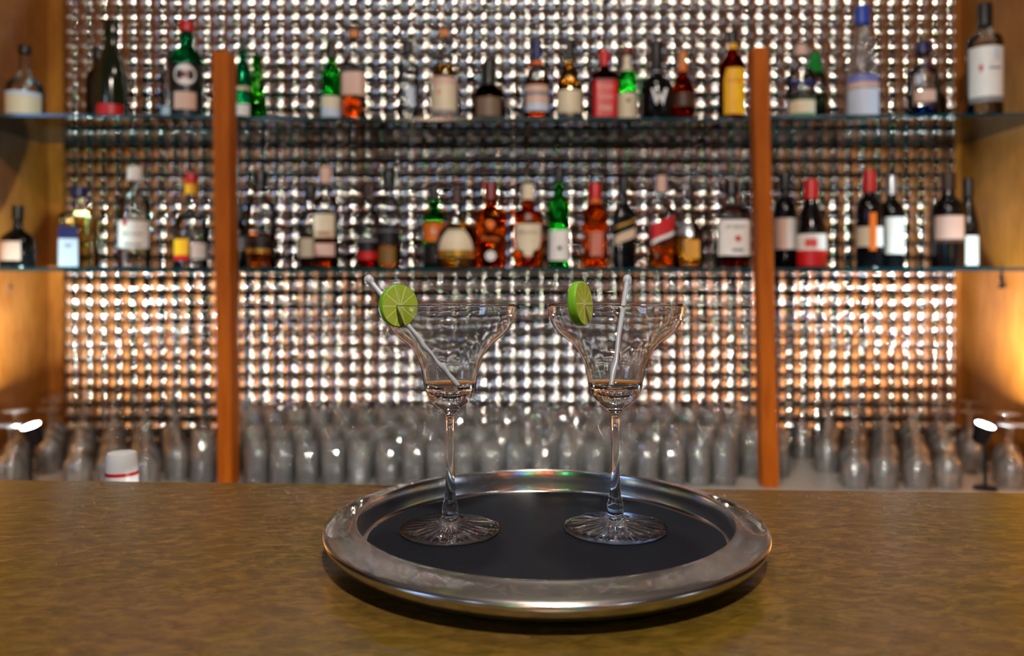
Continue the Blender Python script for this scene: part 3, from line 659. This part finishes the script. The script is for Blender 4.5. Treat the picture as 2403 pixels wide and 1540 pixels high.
def lime(px, py, D, yaw, tilt, label, th=.0055, R=.0168):
    c = P(px, py, D)
    root = tag(empty('lime_slice', c), label, 'lime slice')
    # local z = face normal
    N = 72; slot = 3*PI/2
    h = th/2; v = [(0, 0, h)]; f = []
    ringr = [.3, .6, .85, .955]
    vv = []
    def ring(r, z):
        ids = []
        for k in range(N):
            a = 2*PI*k/N; ids.append(len(v)); v.append((R*r*math.cos(a), R*r*math.sin(a), z+random.uniform(-1, 1)*.00008))
        return ids
    for face in (1, -1):
        v.clear(); f.clear(); v.append((0, 0, h*face)); prev = None
        for r in ringr:
            ids = ring(r, h*face)
            for k in range(N):
                k2 = (k+1) % N
                if prev is None: f.append((0, ids[k], ids[k2]) if face > 0 else (0, ids[k2], ids[k]))
                else: f.append((prev[k], ids[k], ids[k2], prev[k2]) if face > 0 else (prev[k], prev[k2], ids[k2], ids[k]))
            prev = ids
        link_mesh('flesh', list(v), list(f), FLESH, root, True)
    v.clear(); f.clear(); pr = None
    for (r, z) in ((.955, h), (.985, h*.93), (1.0, h*.6), (1.004, 0), (1.0, -h*.6), (.985, -h*.93), (.955, -h)):
        ids = ring(r, z)
        if pr:
            for k in range(N): f.append((pr[k], ids[k], ids[(k+1) % N], pr[(k+1) % N]))
        pr = ids
    link_mesh('rind', list(v), list(f), RIND, root, True)
    # normal direction: yaw to the right of the camera axis
    nrm = Vector((math.sin(yaw), -math.cos(yaw), math.sin(tilt))).normalized()
    root.rotation_euler = nrm.to_track_quat('Z', 'Y').to_euler()
    return root
lime(935, 718, .6195, math.radians(41), 0.0, 'lime slice facing forward on the rim of the left glass, over its stirrer')
lime(1362, 713, .611, math.radians(62), .10, 'lime slice turned edge-on on the rim of the right glass', th=.0070, R=.0174)

# stirrers
STIR = pbr('frosted_white_plastic', srgb(206, 212, 226), .25, vscale=80)
STIR.node_tree.nodes['Principled BSDF'].inputs['Transmission Weight'].default_value = .25
def stirrer(a, b, label):
    a = Vector(a); b = Vector(b); L = (a-b).length
    prof = [(0, 0), (.0016, 0), (.0021, .0015), (.0021, L-.006), (.0022, L-.004), (.0034, L-.0028), (.0040, L), (.0034, L+.0028), (.0018, L+.0038), (0, L+.004)]
    o = lathe('stirrer', prof, STIR, None, 20); o.location = b
    o.rotation_euler = (a-b).to_track_quat('Z', 'Y').to_euler()
    return tag(o, label, 'stirrer')
stirrer(P(866, 656, .692), (G1[0]+.0075, G1[1]-.002, MZ+.1190), 'white ball-topped stirrer leaning left out of the left glass')
stirrer(P(1472, 656, .722), (G2[0]-.004, G2[1]-.004, MZ+.1190), 'white ball-topped stirrer standing nearly upright in the right glass')

# ------------------------------------------------------------------ white capped bottle behind the counter
D = .95; c = P(286, 1062, D); cr = 34/F*D
wb = tag(empty('squeeze_bottle', (c.x, D, -.30)), 'bottle with a white cap and red band poking up behind the counter edge', 'bottle')
WC = pbr('white_plastic', srgb(214, 216, 220), .4)
h0 = c.z+.30
b1 = lathe('bottle_body', [(0, 0), (.034, 0), (.036, .004), (.036, h0-.10), (.03, h0-.07), (cr*.9, h0-.052), (cr*.9, h0-.045), (0, h0-.045)], WC, wb, 32)
b2 = lathe('cap', [(cr*1.06, h0-.050), (cr*1.05, h0-.026), (cr*.98, h0-.004), (cr*.90, h0), (0, h0+.001)], WC, wb, 40)
b3 = lathe('cap_band', [(cr*1.055, h0-.0262), (cr*1.062, h0-.0262), (cr*1.058, h0-.0222), (cr*1.05, h0-.0222)], REDP, wb, 40)
tb = box('speed_rail_shelf', -1.3, 1.3, .90, 1.12, -.32, -.30, pbr('steel_rail', (.5, .5, .5, 1), .3, 1.0)); tag(tb, 'steel speed rail behind the counter under the white capped bottle', 'shelf')
